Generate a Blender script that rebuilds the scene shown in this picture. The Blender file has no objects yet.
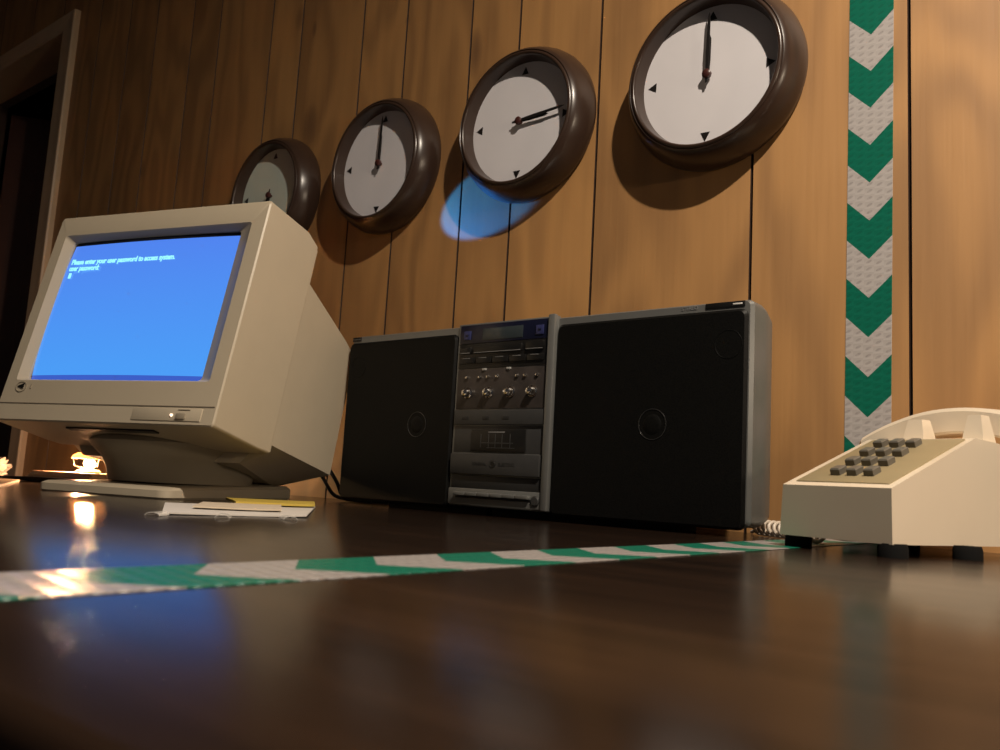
import bpy, bmesh, math, random
from mathutils import Matrix, Vector
random.seed(7)
S = bpy.context.scene
COL = S.collection
PI = math.pi

# ------------------------------------------------------------------ helpers
def link(o, parent=None):
    COL.objects.link(o)
    if parent: o.parent = parent
    return o

def tag(o, label=None, cat=None, group=None, kind=None):
    if label: o['label'] = label
    if cat: o['category'] = cat
    if group: o['group'] = group
    if kind: o['kind'] = kind
    return o

def thing(name, label, cat, loc=(0, 0, 0), rotz=0.0, group=None):
    o = bpy.data.objects.new(name, None)
    o.empty_display_size = 0.02
    o.location = loc
    o.rotation_euler = (0, 0, rotz)
    link(o)
    return tag(o, label, cat, group)

def finish(name, bm, mat, parent=None, smooth=None, M=None):
    bmesh.ops.recalc_face_normals(bm, faces=bm.faces)
    if M is not None: bm.transform(M)
    me = bpy.data.meshes.new(name)
    if smooth is not None:
        for f in bm.faces: f.smooth = True
        for e in bm.edges:
            if len(e.link_faces) == 2 and e.calc_face_angle(0) > smooth: e.smooth = False
    bm.to_mesh(me); bm.free()
    for m in (mat if isinstance(mat, (list, tuple)) else [mat]): me.materials.append(m)
    return link(bpy.data.objects.new(name, me), parent)

def bx(bm, x0, x1, y0, y1, z0, z1, bev=0.0, seg=2, M=None):
    r = bmesh.ops.create_cube(bm, size=1.0)
    vs = r['verts']
    for v in vs:
        v.co = Vector(((x0 + x1) / 2 + v.co.x * (x1 - x0), (y0 + y1) / 2 + v.co.y * (y1 - y0), (z0 + z1) / 2 + v.co.z * (z1 - z0)))
    if bev > 0:
        es = list({e for v in vs for e in v.link_edges})
        rr = bmesh.ops.bevel(bm, geom=es, offset=bev, segments=seg, profile=0.5, affect='EDGES')
        vs = list({v for f in rr['faces'] for v in f.verts} | {v for v in vs if v.is_valid})
    if M is not None:
        for v in vs: v.co = M @ v.co
    return vs

def hull_poly(bm, rings, cap=True, closed=True):
    """loft a list of equally long point rings"""
    R = [[bm.verts.new(p) for p in ring] for ring in rings]
    n = len(R[0])
    for a, b in zip(R[:-1], R[1:]):
        for i in range(n if closed else n - 1):
            j = (i + 1) % n
            bm.faces.new((a[i], a[j], b[j], b[i]))
    if cap:
        bm.faces.new(R[0][::-1]); bm.faces.new(R[-1])
    return R

def bevel_all(bm, off, seg=3, ang=0.3):
    es = [e for e in bm.edges if len(e.link_faces) == 2 and e.calc_face_angle(0) > ang]
    bmesh.ops.bevel(bm, geom=es, offset=off, segments=seg, profile=0.5, affect='EDGES', clamp_overlap=True)

def lathe(bm, prof, n=64, M=None, close=False):
    """profile (radius, height) turned about local Z"""
    rings = []
    vs = []
    for (r, z) in prof:
        if r < 1e-6: ring = [bm.verts.new((0, 0, z))]
        else: ring = [bm.verts.new((r * math.cos(2 * PI * i / n), r * math.sin(2 * PI * i / n), z)) for i in range(n)]
        rings.append(ring); vs += ring
    pairs = list(zip(rings[:-1], rings[1:]))
    if close: pairs.append((rings[-1], rings[0]))
    for a, b in pairs:
        if len(a) == 1 and len(b) == 1: continue
        for i in range(n):
            j = (i + 1) % n
            if len(a) == 1: bm.faces.new((a[0], b[j], b[i]))
            elif len(b) == 1: bm.faces.new((a[i], a[j], b[0]))
            else: bm.faces.new((a[i], a[j], b[j], b[i]))
    if M is not None:
        for v in vs: v.co = M @ v.co
    return vs

def tube(bm, pts, rad, n=8, cap=True):
    pts = [Vector(p) for p in pts]
    rings = []
    up = Vector((0, 0, 1))
    for i, p in enumerate(pts):
        t = (pts[min(i + 1, len(pts) - 1)] - pts[max(i - 1, 0)]).normalized()
        a = t.cross(up)
        if a.length < 1e-4: a = t.cross(Vector((1, 0, 0)))
        a.normalize(); b = t.cross(a).normalized()
        r = rad[i] if isinstance(rad, (list, tuple)) else rad
        rings.append([p + (a * math.cos(2 * PI * k / n) + b * math.sin(2 * PI * k / n)) * r for k in range(n)])
    hull_poly(bm, rings, cap)

def text_mesh(name, body, size, mat, parent, M, align='LEFT', extrude=0.0002, squash=1.0, bold=0.0):
    cu = bpy.data.curves.new(name, 'FONT')
    cu.body = body; cu.size = size; cu.extrude = extrude; cu.align_x = align; cu.resolution_u = 3; cu.offset = bold
    tmp = bpy.data.objects.new(name, cu); COL.objects.link(tmp)
    dg = bpy.context.evaluated_depsgraph_get()
    me = bpy.data.meshes.new_from_object(tmp.evaluated_get(dg))
    bpy.data.objects.remove(tmp); bpy.data.curves.remove(cu)
    me.transform(M @ Matrix.Diagonal((squash, 1, 1, 1)))
    me.materials.clear(); me.materials.append(mat)
    return link(bpy.data.objects.new(name, me), parent)

# basis: plane standing up in XZ, facing -Y  (text x -> X, text y -> Z, extrude toward -Y)
STAND = Matrix(((1, 0, 0, 0), (0, 0, -1, 0), (0, 1, 0, 0), (0, 0, 0, 1)))

# ------------------------------------------------------------------ materials
class N:
    def __init__(s, name):
        s.m = bpy.data.materials.new(name); s.m.use_nodes = True
        s.t = s.m.node_tree; s.b = s.t.nodes['Principled BSDF']
    def n(s, typ, **kw):
        nd = s.t.nodes.new(typ)
        for k, v in kw.items():
            if k.startswith('i_'):
                key = k[2:]; nd.inputs[int(key) if key.isdigit() else key].default_value = v
            else: setattr(nd, k, v)
        return nd
    def l(s, a, ao, b, bi): s.t.links.new(a.outputs[ao], b.inputs[bi])
    def math(s, op, a, b=None, c=None):
        nd = s.t.nodes.new('ShaderNodeMath'); nd.operation = op
        for i, v in enumerate((a, b, c)):
            if v is None: continue
            if isinstance(v, (int, float)): nd.inputs[i].default_value = v
            else: s.t.links.new(v, nd.inputs[i])
        return nd.outputs[0]
    def mix(s, fac, a, b, blend='MIX'):
        nd = s.t.nodes.new('ShaderNodeMix'); nd.data_type = 'RGBA'; nd.blend_type = blend
        for idx, v in ((0, fac), (6, a), (7, b)):
            if isinstance(v, (int, float)): nd.inputs[idx].default_value = v
            elif isinstance(v, (tuple, list)): nd.inputs[idx].default_value = (*v[:3], 1)
            else: s.t.links.new(v, nd.inputs[idx])
        return nd.outputs[2]

def plain(name, col, rough=0.5, metal=0.0, spec=0.5, noise=0.04, nscale=60, bump=0.0, bscale=400, emit=None, estr=0.0):
    k = N(name); b = k.b
    tc = k.n('ShaderNodeTexCoord')
    nz = k.n('ShaderNodeTexNoise', i_Scale=nscale, i_Detail=4.0)
    k.l(tc, 'Object', nz, 'Vector')
    c2 = tuple(max(0, c * (1 - noise * 4)) for c in col)
    k.t.links.new(k.mix(nz.outputs['Fac'], c2, tuple(min(1, c * (1 + noise * 2)) for c in col)), b.inputs['Base Color'])
    b.inputs['Roughness'].default_value = rough
    b.inputs['Metallic'].default_value = metal
    b.inputs['Specular IOR Level'].default_value = spec
    if bump > 0:
        n2 = k.n('ShaderNodeTexNoise', i_Scale=bscale, i_Detail=2.0)
        k.l(tc, 'Object', n2, 'Vector')
        bp = k.n('ShaderNodeBump', i_Strength=bump, i_Distance=0.001)
        k.l(n2, 'Fac', bp, 'Height'); k.l(bp, 'Normal', b, 'Normal')
    if emit:
        b.inputs['Emission Color'].default_value = (*emit, 1); b.inputs['Emission Strength'].default_value = estr
    return k.m

def wall_wood():
    k = N('wood_panelling'); b = k.b
    tc = k.n('ShaderNodeTexCoord')
    at = k.n('ShaderNodeAttribute', attribute_name='plank')
    sep = k.n('ShaderNodeSeparateXYZ'); k.l(tc, 'Object', sep, 0)
    x, z = sep.outputs[0], sep.outputs[2]
    tone = at.outputs['Fac']
    # figure: stretched noise shifted per plank, turned into rings
    def vec(sx, sz, off):
        c = k.n('ShaderNodeCombineXYZ')
        k.t.links.new(k.math('MULTIPLY', x, sx), c.inputs[0])
        k.t.links.new(k.math('MULTIPLY', z, sz), c.inputs[1])
        k.t.links.new(k.math('MULTIPLY', tone, off), c.inputs[2])
        return c
    c1 = vec(7.0, 1.5, 37.0)
    n1 = k.n('ShaderNodeTexNoise', i_Scale=1.0, i_Detail=2.0, i_Roughness=0.45); k.l(c1, 0, n1, 'Vector')
    rings = k.math('SINE', k.math('MULTIPLY', n1.outputs['Fac'], 44.0))
    rings = k.math('MULTIPLY_ADD', rings, 0.5, 0.5)
    c2 = vec(160.0, 5.0, 11.0)
    n2 = k.n('ShaderNodeTexNoise', i_Scale=1.0, i_Detail=4.0); k.l(c2, 0, n2, 'Vector')
    c3 = vec(5.0, 1.6, 23.0)
    n3 = k.n('ShaderNodeTexNoise', i_Scale=1.0, i_Detail=3.0); k.l(c3, 0, n3, 'Vector')
    ramp = k.n('ShaderNodeValToRGB')
    e = ramp.color_ramp.elements
    e[0].position = 0.0; e[0].color = (0.175, 0.082, 0.028, 1)
    e[1].position = 1.0; e[1].color = (0.54, 0.278, 0.090, 1)
    f = k.math('MULTIPLY', rings, 0.30)
    f = k.math('MULTIPLY_ADD', n2.outputs['Fac'], 0.22, f)
    f = k.math('MULTIPLY_ADD', n3.outputs['Fac'], 0.42, f)
    f = k.math('MULTIPLY_ADD', tone, 0.46, f)
    f = k.math('SUBTRACT', f, 0.12)
    k.t.links.new(f, ramp.inputs[0])
    col = ramp.outputs[0]
    # knots
    for (kx, kz, rx, rz, dark) in ((-0.892, 0.75, 0.016, 0.05, 0.75), (-1.378, 0.965, 0.02, 0.035, 0.6), (-1.314, 0.72, 0.028, 0.05, 0.6), (-1.327, 0.925, 0.008, 0.02, 0.7), (-1.06, .86, 0.008, 0.010, 0.4), (-0.03, 0.42, 0.02, 0.05, 0.35), (-1.95, 0.75, 0.012, 0.03, 0.5)):
        dx = k.math('DIVIDE', k.math('SUBTRACT', x, kx), rx)
        dz = k.math('DIVIDE', k.math('SUBTRACT', z, kz), rz)
        d = k.math('ADD', k.math('MULTIPLY', dx, dx), k.math('MULTIPLY', dz, dz))
        d = k.math('MULTIPLY_ADD', n3.outputs['Fac'], 0.9, d)
        g = k.math('MULTIPLY', k.math('MAXIMUM', k.math('SUBTRACT', 1.35, d), 0.0), dark)
        g = k.math('MINIMUM', g, dark)
        col = k.mix(g, col, (0.13, 0.06, 0.025))
    groove = k.math('LESS_THAN', tone, -0.5)
    col = k.mix(groove, col, (0.030, 0.012, 0.005))
    k.t.links.new(col, b.inputs['Base Color'])
    k.t.links.new(k.math('MULTIPLY_ADD', n2.outputs['Fac'], 0.1, 0.52), b.inputs['Roughness'])
    b.inputs['Specular IOR Level'].default_value = 1.0
    bp = k.n('ShaderNodeBump', i_Strength=0.12, i_Distance=0.0015); k.l(n2, 'Fac', bp, 'Height'); k.l(bp, 'Normal', b, 'Normal')
    return k.m

def desk_wood():
    k = N('dark_laminate'); b = k.b
    tc = k.n('ShaderNodeTexCoord')
    mp = k.n('ShaderNodeMapping'); mp.inputs['Scale'].default_value = (3, 40, 3); k.l(tc, 'Object', mp, 0)
    nz = k.n('ShaderNodeTexNoise', i_Scale=1.0, i_Detail=5.0, i_Roughness=0.6); k.l(mp, 0, nz, 'Vector')
    ramp = k.n('ShaderNodeValToRGB'); e = ramp.color_ramp.elements
    e[0].position = 0.3; e[0].color = (0.009, 0.0055, 0.004, 1); e[1].position = 0.75; e[1].color = (0.024, 0.013, 0.008, 1)
    k.l(nz, 'Fac', ramp, 0); k.l(ramp, 0, b, 'Base Color')
    mp2 = k.n('ShaderNodeMapping'); mp2.inputs['Scale'].default_value = (8, 25, 8); k.l(tc, 'Object', mp2, 0)
    n2 = k.n('ShaderNodeTexNoise', i_Scale=1.0, i_Detail=4.0); k.l(mp2, 0, n2, 'Vector')
    r = k.math('MULTIPLY_ADD', n2.outputs['Fac'], 0.05, 0.165)
    k.t.links.new(r, b.inputs['Roughness'])
    b.inputs['Specular IOR Level'].default_value = 0.36
    n3 = k.n('ShaderNodeTexNoise', i_Scale=220.0, i_Detail=2.0); k.l(tc, 'Object', n3, 'Vector')
    bp = k.n('ShaderNodeBump', i_Strength=0.04, i_Distance=0.0005); k.l(n3, 'Fac', bp, 'Height'); k.l(bp, 'Normal', b, 'Normal')
    return k.m

def tape_mat(period, phase, slope, half, white_c=(0.44, 0.41, 0.40), white_d=(0.20, 0.18, 0.18), bump=0.10, gd=(0.004, 0.09, 0.058), cellmix=0.8):
    """chevrons: object space x across (0 = centre), z along; apex points to -z"""
    k = N('reflective_tape'); b = k.b
    tc = k.n('ShaderNodeTexCoord'); sep = k.n('ShaderNodeSeparateXYZ'); k.l(tc, 'Object', sep, 0)
    x, z = sep.outputs[0], sep.outputs[2]
    d = k.math('ADD', k.math('SUBTRACT', z, k.math('MULTIPLY', k.math('ABSOLUTE', x), slope)), phase)
    fr = k.math('FRACT', k.math('ADD', k.math('DIVIDE', d, period), 100.0))
    green = k.math('LESS_THAN', fr, 0.5)
    # embossed cells
    u = k.math('FRACT', k.math('ADD', k.math('DIVIDE', x, 0.0108), 50.5))
    row = k.math('FLOOR', k.math('ADD', k.math('DIVIDE', x, 0.0108), 50.5))
    v = k.math('FRACT', k.math('ADD', k.math('DIVIDE', k.math('MULTIPLY_ADD', row, 0.002, z), 0.0084), 50.0))
    du = k.math('SUBTRACT', u, 0.5); dv = k.math('SUBTRACT', v, 0.5)
    dv = k.math('SUBTRACT', dv, k.math('MULTIPLY', du, 0.5))
    dd = k.math('ADD', k.math('MULTIPLY', k.math('MULTIPLY', du, du), 10.0), k.math('MULTIPLY', k.math('MULTIPLY', dv, dv), 26.0))
    cell = k.math('LESS_THAN', dd, 0.85)
    nz = k.n('ShaderNodeTexNoise', i_Scale=350.0, i_Detail=3.0); k.l(tc, 'Object', nz, 'Vector')
    white = k.mix(k.math('MULTIPLY', cell, k.math('MULTIPLY', nz.outputs['Fac'], cellmix)), white_c, white_d)
    grn = k.mix(k.math('MULTIPLY', cell, 0.5), (0.003, 0.135, 0.085), gd)
    k.t.links.new(k.mix(green, white, grn), b.inputs['Base Color'])
    b.inputs['Roughness'].default_value = 0.32
    bp = k.n('ShaderNodeBump', i_Strength=bump, i_Distance=0.0004)
    k.t.links.new(dd, bp.inputs['Height']); k.l(bp, 'Normal', b, 'Normal')
    return k.m

def grille_mat():
    k = N('black_perforated_metal'); b = k.b
    tc = k.n('ShaderNodeTexCoord')
    vo = k.n('ShaderNodeTexVoronoi', i_Scale=520.0); k.l(tc, 'Object', vo, 'Vector')
    ramp = k.n('ShaderNodeValToRGB'); e = ramp.color_ramp.elements
    e[0].position = 0.25; e[0].color = (0.001, 0.001, 0.001, 1); e[1].position = 0.5; e[1].color = (0.0040, 0.0040, 0.0036, 1)
    k.l(vo, 'Distance', ramp, 0); k.l(ramp, 0, b, 'Base Color')
    b.inputs['Roughness'].default_value = 0.5; b.inputs['Specular IOR Level'].default_value = 0.18
    bp = k.n('ShaderNodeBump', i_Strength=0.15, i_Distance=0.0005); k.l(vo, 'Distance', bp, 'Height'); k.l(bp, 'Normal', b, 'Normal')
    return k.m

def screen_mat():
    k = N('lit_blue_screen'); b = k.b
    tc = k.n('ShaderNodeTexCoord'); sep = k.n('ShaderNodeSeparateXYZ'); k.l(tc, 'Object', sep, 0)
    b.inputs['Base Color'].default_value = (0.01, 0.012, 0.015, 1)
    b.inputs['Roughness'].default_value = 0.12
    ramp = k.n('ShaderNodeValToRGB'); e = ramp.color_ramp.elements
    e[0].position = 0.0; e[0].color = (0.075, 0.36, 1.0, 1); e[1].position = 1.0; e[1].color = (0.085, 0.235, 0.93, 1)
    zr = k.math('MULTIPLY_ADD', k.math('SUBTRACT', sep.outputs[2], 0.16), 5.0, 0.0)
    k.t.links.new(zr, ramp.inputs[0])
    k.l(ramp, 0, b, 'Emission Color'); b.inputs['Emission Strength'].default_value = 0.92
    return k.m

M_WALL = wall_wood()
M_DESK = desk_wood()
M_TRIM = plain('casing_wood', (0.58, 0.43, 0.28), 0.4, noise=0.06, nscale=12)
M_DOOR = plain('dark_door_wood', (0.10, 0.04, 0.025), 0.45, noise=0.06, nscale=9)
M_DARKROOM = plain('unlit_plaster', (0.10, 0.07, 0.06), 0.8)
M_FLOOR = plain('dark_carpet', (0.05, 0.035, 0.03), 0.9, noise=0.1, nscale=200)
M_CEIL = plain('ceiling_tile', (0.6, 0.55, 0.48), 0.9)
M_BEIGE = plain('beige_plastic', (0.50, 0.43, 0.32), 0.42, noise=0.015, nscale=30, bump=0.12, bscale=900)
M_BEIGE_DK = plain('beige_plastic_shade', (0.31, 0.265, 0.195), 0.45, noise=0.015, nscale=30)  # darkened to carry the swivel neck's shadow in its colour; small trim shares it
M_BLACK = plain('black_plastic', (0.008, 0.0075, 0.007), 0.38)
M_RUBBER = plain('black_rubber', (0.006, 0.006, 0.006), 0.9, spec=0.15)
M_SILVER = plain('silver_painted_plastic', (0.180, 0.182, 0.175), 0.34, metal=0.35, noise=0.02)
M_SILVER_LT = plain('bright_silver_plastic', (0.45, 0.45, 0.43), 0.32, metal=0.2, noise=0.02)
M_PANEL = plain('brushed_grey_panel', (0.055, 0.055, 0.055), 0.42, metal=0.3, noise=0.05, nscale=90)
M_PANEL_DK = plain('dark_grey_panel', (0.026, 0.026, 0.026), 0.45, metal=0.2)
M_CHROME = plain('chrome_knob', (0.75, 0.72, 0.68), 0.18, metal=1.0, noise=0.01)
M_GRILLE = grille_mat()
M_BLUEPANEL = plain('dark_blue_panel', (0.006, 0.0075, 0.024), 0.3, noise=0.02)
M_LCD = plain('unlit_lcd', (0.035, 0.045, 0.05), 0.2, noise=0.02)
M_BLUESQ = plain('blue_marking', (0.03, 0.036, 0.12), 0.4)
M_GREYMARK = plain('grey_marking', (0.22, 0.22, 0.22), 0.5)
M_WHITEMARK = plain('white_marking', (0.75, 0.73, 0.7), 0.4)
M_RIM = plain('brown_plastic_rim', (0.040, 0.0225, 0.0155), 0.28, noise=0.03, nscale=20)
M_FACE = plain('white_clock_paper', (0.72, 0.70, 0.73), 0.6, noise=0.012, nscale=25)
M_FACE_G = plain('greenish_clock_paper', (0.60, 0.67, 0.60), 0.6, noise=0.012, nscale=25)
M_HAND = plain('black_hand_metal', (0.012, 0.010, 0.010), 0.4)
M_HUB = plain('dark_red_hub', (0.06, 0.018, 0.015), 0.35)
M_IVORY = plain('ivory_phone_plastic', (0.76, 0.655, 0.51), 0.26, noise=0.012, nscale=18)
M_PLATE = plain('olive_tan_faceplate', (0.30, 0.24, 0.135), 0.45, noise=0.02)
M_KEY = plain('grey_phone_key', (0.13, 0.12, 0.10), 0.35)
M_CORD = plain('ivory_cord', (0.62, 0.53, 0.43), 0.35)
M_PAPER = plain('white_paper', (0.62, 0.58, 0.53), 0.65, noise=0.02, nscale=14)
M_PAPER_Y = plain('yellow_paper', (0.52, 0.38, 0.06), 0.6, noise=0.02)
M_PAPER_T = plain('cream_paper', (0.62, 0.52, 0.39), 0.65, noise=0.03)
M_SCREEN = screen_mat()
M_TEXT = plain('lit_screen_text', (0.1, 0.1, 0.1), 0.5, emit=(0.32, 0.95, 1.0), estr=1.05)
M_LED = plain('lit_indicator', (0.3, 0.2, 0.15), 0.3, emit=(1.0, 0.72, 0.5), estr=2.2)
M_BULB = plain('lit_bulb', (0.9, 0.8, 0.6), 0.3, emit=(1.0, 0.62, 0.28), estr=700.0)
M_SHADE = plain('cream_lamp_shade', (0.72, 0.60, 0.42), 0.35, noise=0.02)

def film_mat():
    k = N('clear_plastic_film'); b = k.b
    tc = k.n('ShaderNodeTexCoord')
    nz = k.n('ShaderNodeTexNoise', i_Scale=60.0, i_Detail=3.0); k.l(tc, 'Object', nz, 'Vector')
    b.inputs['Base Color'].default_value = (0.9, 0.87, 0.82, 1); b.inputs['Roughness'].default_value = 0.12
    b.inputs['Alpha'].default_value = 0.42
    bp = k.n('ShaderNodeBump', i_Strength=0.4, i_Distance=0.002); k.l(nz, 'Fac', bp, 'Height'); k.l(bp, 'Normal', b, 'Normal')
    return k.m
M_FILM = film_mat()
def shade_mat():
    k = N('translucent_lamp_shade'); b = k.b
    out = k.t.nodes['Material Output']
    tc = k.n('ShaderNodeTexCoord'); nz = k.n('ShaderNodeTexNoise', i_Scale=40.0); k.l(tc, 'Object', nz, 'Vector')
    k.t.links.new(k.mix(nz.outputs['Fac'], (0.70, 0.58, 0.42), (0.78, 0.66, 0.50)), b.inputs['Base Color'])
    b.inputs['Roughness'].default_value = 0.25
    tr = k.n('ShaderNodeBsdfTranslucent'); tr.inputs['Color'].default_value = (0.95, 0.75, 0.5, 1)
    mx = k.n('ShaderNodeMixShader'); mx.inputs[0].default_value = 0.6
    k.l(b, 0, mx, 1); k.l(tr, 0, mx, 2); k.l(mx, 0, out, 0)
    return k.m
M_SHADE_T = shade_mat()

# ------------------------------------------------------------------ the room
WY = 1.0
GRV = [-3.45, -3.2, -2.96, -2.72, -2.51, -2.27, -2.10, -1.96, -1.789, -1.672, -1.471, -1.367, -1.178, -1.060, -0.903, -0.799, -0.645, -0.410, -0.225, 0.075, 0.28, 0.48, 0.79, 1.0, 1.2, 1.5]
TONE = [.3, .45, .35, .5, .3, .45, .25, .5, .15, .45, .6, .3, .5, .35, .5, .75, .45, .62, .78, .85, .6, .5, .7, .4, .6]
DOOR_L, DOOR_R, DOOR_T = -3.20, -2.475, 1.262
def build_wall():
    bm = bmesh.new()
    lay = bm.faces.layers.float.new('plank')
    Z0, Z1, g, dp = -0.75, 1.95, 0.0019, 0.007
    def quad(x0, y0, x1, y1, z0, z1, tone):
        f = bm.faces.new([bm.verts.new(p) for p in ((x0, y0, z0), (x1, y1, z0), (x1, y1, z1), (x0, y0, z1))])
        f[lay] = tone
    for i in range(len(GRV) - 1):
        a, b, t = GRV[i], GRV[i + 1], TONE[i]
        segs = [(a + g, b - g)]
        # the door opening removes planks below its head
        for (s0, s1) in segs:
            if s1 <= DOOR_L or s0 >= DOOR_R: quad(s0, WY, s1, WY, Z0, Z1, t)
            else:
                if s0 < DOOR_L: quad(s0, WY, DOOR_L, WY, Z0, DOOR_T, t)
                if s1 > DOOR_R: quad(DOOR_R, WY, s1, WY, Z0, DOOR_T, t)
                quad(s0, WY, s1, WY, DOOR_T, Z1, t)
        if i > 0:
            zlo = DOOR_T if DOOR_L < a < DOOR_R else Z0
            for (xa, ya, xb, yb) in ((a - g, WY, a - g * .5, WY + dp), (a - g * .5, WY + dp, a + g * .5, WY + dp), (a + g * .5, WY + dp, a + g, WY)):
                quad(xa, ya, xb, yb, zlo, Z1, -0.9)
    # thickness behind (top, ends, back)
    me_o = finish('wall_back', bm, M_WALL)
    return tag(me_o, kind='structure')
build_wall()

bm = bmesh.new(); bx(bm, -3.45, 2.0, -2.2, WY + 0.12, -0.80, -0.75)
tag(finish('floor', bm, M_FLOOR), kind='structure')
bm = bmesh.new(); bx(bm, -3.45, 2.0, -2.2, WY + 0.12, 1.95, 2.0)
tag(finish('ceiling', bm, M_CEIL), kind='structure')

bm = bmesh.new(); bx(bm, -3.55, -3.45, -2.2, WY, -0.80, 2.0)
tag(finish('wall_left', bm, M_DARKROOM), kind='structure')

# door casing, opening and the dim room beyond
bm = bmesh.new()
cw, ch_, ct = 0.075, 0.046, 0.020
def casing_frame(bm):
    # mitred casing: left jamb board, head, right jamb board as one mitred strip
    xi0, xi1, zt = DOOR_L, DOOR_R, DOOR_T
    inner = [(xi0, -0.75), (xi0, zt), (xi1, zt), (xi1, -0.75)]
    outer = [(xi0 - cw, -0.75), (xi0 - cw, zt + ch_), (xi1 + cw, zt + ch_), (xi1 + cw, -0.75)]
    def prof(a, b):   # inner point a -> outer point b: profile of the moulding
        a = Vector(a); b = Vector(b)
        d = (b - a)
        P = []
        for (t, y) in ((0.0, 0.10), (0.0, -0.010), (0.06, -0.0135), (0.55, -0.0150), (0.90, -0.0175), (0.97, -0.0170), (1.0, -0.012), (1.0, 0.0)):
            q = a + d * t
            P.append((q.x, WY + y, q.y))
        return P
    rings = [prof(i, o) for i, o in zip(inner, outer)]
    hull_poly(bm, rings, cap=True)
casing_frame(bm)
tag(finish('trim_1', bm, M_TRIM), kind='structure')
bm = bmesh.new()
bx(bm, -3.9, DOOR_L, WY + 0.10, WY + 0.13, -0.75, 1.95)
bx(bm, DOOR_R, -1.9, WY + 0.10, WY + 0.13, -0.75, 1.95)
bx(bm, DOOR_L, DOOR_R, WY + 0.10, WY + 0.13, DOOR_T, 1.95)
bx(bm, -3.9, -1.9, WY + 1.3, WY + 1.33, -0.75, 1.95)
bx(bm, -3.93, -3.9, WY + 0.10, WY + 1.33, -0.75, 1.95)
bx(bm, -1.9, -1.87, WY + 0.10, WY + 1.33, -0.75, 1.95)
bx(bm, -3.9, -1.9, WY + 0.12, WY + 1.33, -0.78, -0.75)
bx(bm, -3.9, -1.9, WY + 0.10, WY + 1.33, 1.95, 1.98)
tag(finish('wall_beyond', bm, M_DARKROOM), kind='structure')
dr = bpy.data.objects.new('door_1', None); link(dr); dr.location = (DOOR_L + 0.01, WY + 0.14, -0.74); dr.rotation_euler = (0, 0, 0.95); tag(dr, kind='structure')
bm = bmesh.new()
bx(bm, 0, 0.70, 0, 0.035, 0, 1.98, 0.002)
for (a, b, c, d) in ((0.10, 0.32, 0.2, 0.8), (0.38, 0.60, 0.2, 0.8), (0.10, 0.32, 0.95, 1.8), (0.38, 0.60, 0.95, 1.8)):
    bx(bm, a, b, -0.006, 0.0, c, d, 0.003)
finish('door_leaf', bm, M_DOOR, dr)
bm = bmesh.new(); lathe(bm, [(0, 0.05), (0.018, 0.048), (0.027, 0.036), (0.022, 0.02), (0.010, 0.015), (0.010, 0.004), (0.026, 0.003), (0.026, 0)], 24, Matrix.Translation((0.64, 0, 0.92)) @ Matrix.Rotation(PI / 2, 4, 'X'))
finish('door_knob', bm, M_CHROME, dr, smooth=0.7)

# ------------------------------------------------------------------ the desk
DX0, DX1, DY0, DY1 = -1.78, 0.95, 0.0645, 0.996
desk = thing('desk', 'long dark brown laminate desk top standing against the wood panelled wall', 'desk', (0, 0, 0))
bm = bmesh.new(); bx(bm, DX0, DX1, DY0, DY1, -0.032, 0.0, 0.005, 3)
finish('desk_top', bm, M_DESK, desk, smooth=0.6)
for xa in (DX0 + 0.04, DX1 - 0.07):
    bm = bmesh.new(); bx(bm, xa, xa + 0.03, DY0 + 0.05, DY1 - 0.01, -0.75, -0.032, 0.002)
    finish('side_panel', bm, M_DESK, desk)
bm = bmesh.new(); bx(bm, DX0 + 0.07, DX1 - 0.07, DY1 - 0.06, DY1 - 0.04, -0.65, -0.032, 0.002)
finish('modesty_panel', bm, M_DESK, desk)

# ------------------------------------------------------------------ reflective tape
def tape(name, label, half, length, mat, M):
    bm = bmesh.new()
    n = 60
    for i in range(n):
        z0, z1 = length * i / n, length * (i + 1) / n
        pass
    bx(bm, -half, half, -0.0005, 0.0, 0, length, 0.00015, 1)
    o = finish(name, bm, mat)
    o.matrix_world = M
    return tag(o, label, 'tape', 'reflective chevron tape')
per = 0.0911
# wall strip: green from z .593 (apex up?) downwards; apexes point down
tape('reflective_tape', 'green and white chevron tape running up the panelled wall behind the telephone', 0.0249, 1.945,
     tape_mat(per, 0.0455, 1.0, 0.025), Matrix.Translation((-0.2711, WY - 0.0002, 0.001)) @ Matrix.Rotation(0.0078, 4, 'Y'))
Mdesk = Matrix.Translation((-0.2895, 0.0665, 0.0)) @ Matrix(((1, 0, 0, 0), (0, 0, 1, 0), (0, -1, 0, 0.0001), (0, 0, 0, 1)))
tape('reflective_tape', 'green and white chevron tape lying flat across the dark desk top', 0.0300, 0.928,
     tape_mat(0.094, 0.022, 0.86, 0.03, (0.30, 0.28, 0.27), (0.12, 0.11, 0.11), 0.45, (0.002, 0.05, 0.034), 1.3), Mdesk)

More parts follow.
